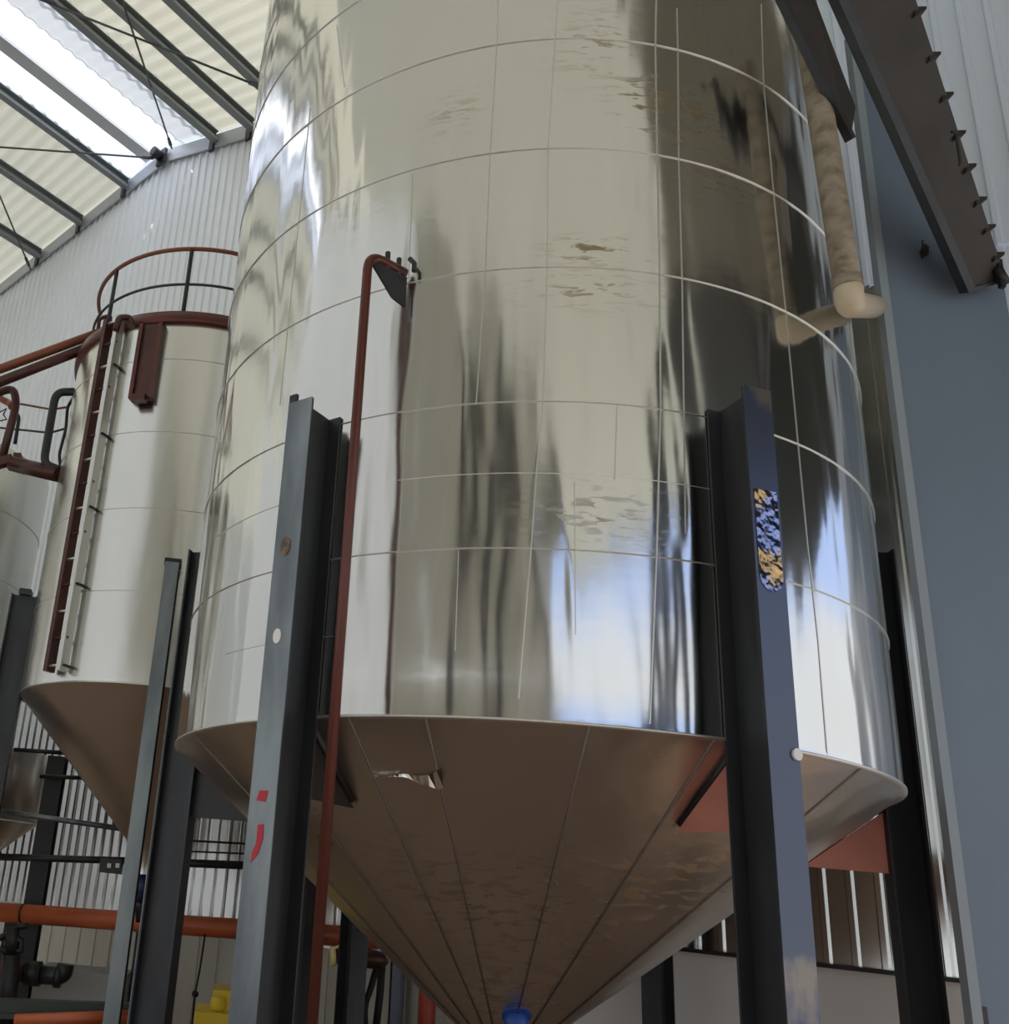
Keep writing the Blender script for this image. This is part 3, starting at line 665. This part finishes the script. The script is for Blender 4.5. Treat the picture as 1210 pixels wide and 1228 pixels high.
# valve cluster
vc = thing('valve', 'black valve with hand lever below the orange pipe at the left edge', 'valve', at(16, 1140, 10.0)); Yv = 10.
MB().tube([at(16, 1112, Yv), at(14, 1145, Yv)], [.07, .06], 12).build('stem', 'black paint', vc)
MB().tube([at(0, 1125, Yv), at(9, 1121, Yv), at(26, 1128, Yv), at(25, 1140, Yv), at(8, 1142, Yv), at(0, 1136, Yv)], .035, 8).build('yoke', 'black paint', vc)
MB().tube([at(20, 1112, Yv), at(33, 1110, Yv)], .03, 8).build('lever', 'black paint', vc)
MB().tube([at(14, 1145, Yv), at(8, 1228, Yv)], .09, 12).build('pipe_leg', 'black paint', vc)
# beams along the bottom
Yb = 8.6
tag(MB().bar(at(-20, 1205, Yb), at(165, 1212, Yb), .12, .11).build('floor_beam', 'green black'), 'dark green-black beam along the bottom left edge', 'beam')
tag(MB().tube([at(18, 1224, Yb-.2), at(160, 1219, Yb-.2)], .05, 12).build('low_pipe', 'orange paint'), 'low orange pipe at the bottom left corner below the dark beam', 'pipe')
tag(MB().bar(at(-20, 1217, Yb-.1), at(90, 1222, Yb-.1), .05, .04).build('flat_bar', 'green black'), 'thin dark flat bar between beam and low orange pipe', 'bar')
# hanging cord with plug
hc = thing('hanging_cord', 'thin black cord with round plug hanging below the orange pipe', 'cord', at(230, 1228, 10.2))
MB().tube([at(246, 1120, 10.2), at(240, 1160, 10.2), at(234, 1192, 10.2), at(229, 1240, 10.2)], .010, 8).build('cord', 'rubber', hc)
c = at(234, 1192, 10.18); MB().lathe(c, [(.001, -.035), (.028, -.022), (.035, 0), (.028, .022), (.001, .035)], 14).build('plug', 'rubber', hc)
# yellow equipment
ye = thing('machine_housing', 'yellow machine housing behind the marked tank leg at the bottom', 'machine', at(255, 1240, 9.0))
a, b = at(250, 1240, 9.0), at(290, 1190, 9.0)
mb = MB(); mb.box((a.x, 9., .0), (b.x, 9.5, b.z)); mb.build('mast_housing', 'yellow paint', ye)
a, b = at(231, 1240, 8.9), at(290, 1217, 8.9); MB().box((a.x, 8.85, 0), (b.x, 9.45, b.z)).build('body', 'yellow paint', ye)
c = at(262, 1203, 8.99); MB().lathe(c, [(.06, -.05), (.075, 0), (.06, .05)], 14, -pi, 0).build('round_boss', 'yellow paint', ye)
# actuator with yellow cap and hoses
ac = thing('valve_actuator', 'dark cylinder with cream end cap under the orange pipe beside the cone', 'actuator', at(430, 1160, 9.2)); Ya = 9.2
MB().tube([at(402, 1146, Ya), at(408, 1146, Ya), at(440, 1149, Ya), at(456, 1152, Ya), at(462, 1158, Ya)], [.06, .085, .085, .08, .05], 16).build('body', 'brown oxide', ac)
MB().tube([at(396, 1147, Ya), at(402, 1147, Ya)], .085, 16).build('end_cap', 'cream plastic', ac)
MB().tube([at(400, 1138, Ya-.05), at(410, 1133, Ya-.05)], .012, 6).build('wire', 'cream plastic', ac)
MB().tube(bend([at(409, 1155, Ya-.1), at(413, 1161, Ya-.1), at(418, 1157, Ya-.1), at(428, 1155, Ya-.1)], .04, 5), .014, 8).build('handle', 'black paint', ac)
for k, (pts, lab) in enumerate((([(432, 1155), (431, 1190), (428, 1240)], 'leftmost of three black hoses hanging beside the cone'), ([(452, 1158), (445, 1185), (437, 1205), (438, 1240)], 'bent middle one of three black hoses hanging beside the cone'), ([(458, 1156), (456, 1190), (450, 1240)], 'rightmost of three black hoses hanging beside the cone'))):
    tag(MB().tube(bend([at(*q, 9.25+.08*k) for q in pts], .1, 5), (.042, .03, .036)[k], 10).build('rubber_hose', 'rubber'), lab, 'hose', 'black hoses under the actuator')
# far hopper cone at the left edge
hp = at(-12, 985, 13.); hpp = thing('hopper', 'small grey cone hopper at left edge behind black column', 'hopper', (hp.x, hp.y, hp.z-.3))
MB().lathe((hp.x, hp.y, 0), [(.62, hp.z+.9), (.62, hp.z+.02), (.12, hp.z-.42)], 60).build('cone', 'cone sheet', hpp)
MB().lathe((hp.x, hp.y, 0), [(.62, hp.z+.02), (.64, hp.z+.02), (.64, hp.z), (.62, hp.z)], 60).build('rim', 'seam metal', hpp)

# ------------------------------------------------------------------ light
w = bpy.data.worlds.new('sky'); scene.world = w; w.use_nodes = True; nt = w.node_tree
bg = nt.nodes['Background']
tc = nt.nodes.new('ShaderNodeTexCoord'); sx = nt.nodes.new('ShaderNodeSeparateXYZ'); nt.links.new(tc.outputs['Generated'], sx.inputs[0])
cr = nt.nodes.new('ShaderNodeValToRGB'); nt.links.new(sx.outputs[2], cr.inputs[0])
e = cr.color_ramp.elements; e[0].position = 0; e[0].color = (.53, .545, .56, 1); e[1].position = 1; e[1].color = (.74, .80, .93, 1)
x = e.new(.27); x.color = (.60, .615, .64, 1); x = e.new(.31); x.color = (.36, .48, .80, 1)
nt.links.new(cr.outputs[0], bg.inputs[0]); bg.inputs[1].default_value = 1.5
sun = bpy.data.lights.new('sun', 'SUN'); sun.energy = 5.0; sun.angle = R(3); sun.color = (1, .95, .87)
so = bpy.data.objects.new('sun', sun); COL.objects.link(so); so.rotation_euler = (E2*cos(R(38))-TN*.2+V((0, 0, sin(R(38))))).to_track_quat('Z', 'Y').to_euler(); so.location = (0, 0, 30)
for o in COL.objects:
    if '_o' in o: del o['_o']
vs_ = scene.view_settings; scene.display_settings.display_device = 'sRGB'
vs_.view_transform = 'Standard'; vs_.look = 'None'; vs_.gamma = 1; vs_.use_curve_mapping = False; vs_.exposure = .08
scene.cycles.use_denoising = True; scene.cycles.max_bounces = 10; scene.cycles.diffuse_bounces = 5; scene.cycles.glossy_bounces = 6; scene.cycles.transmission_bounces = 6
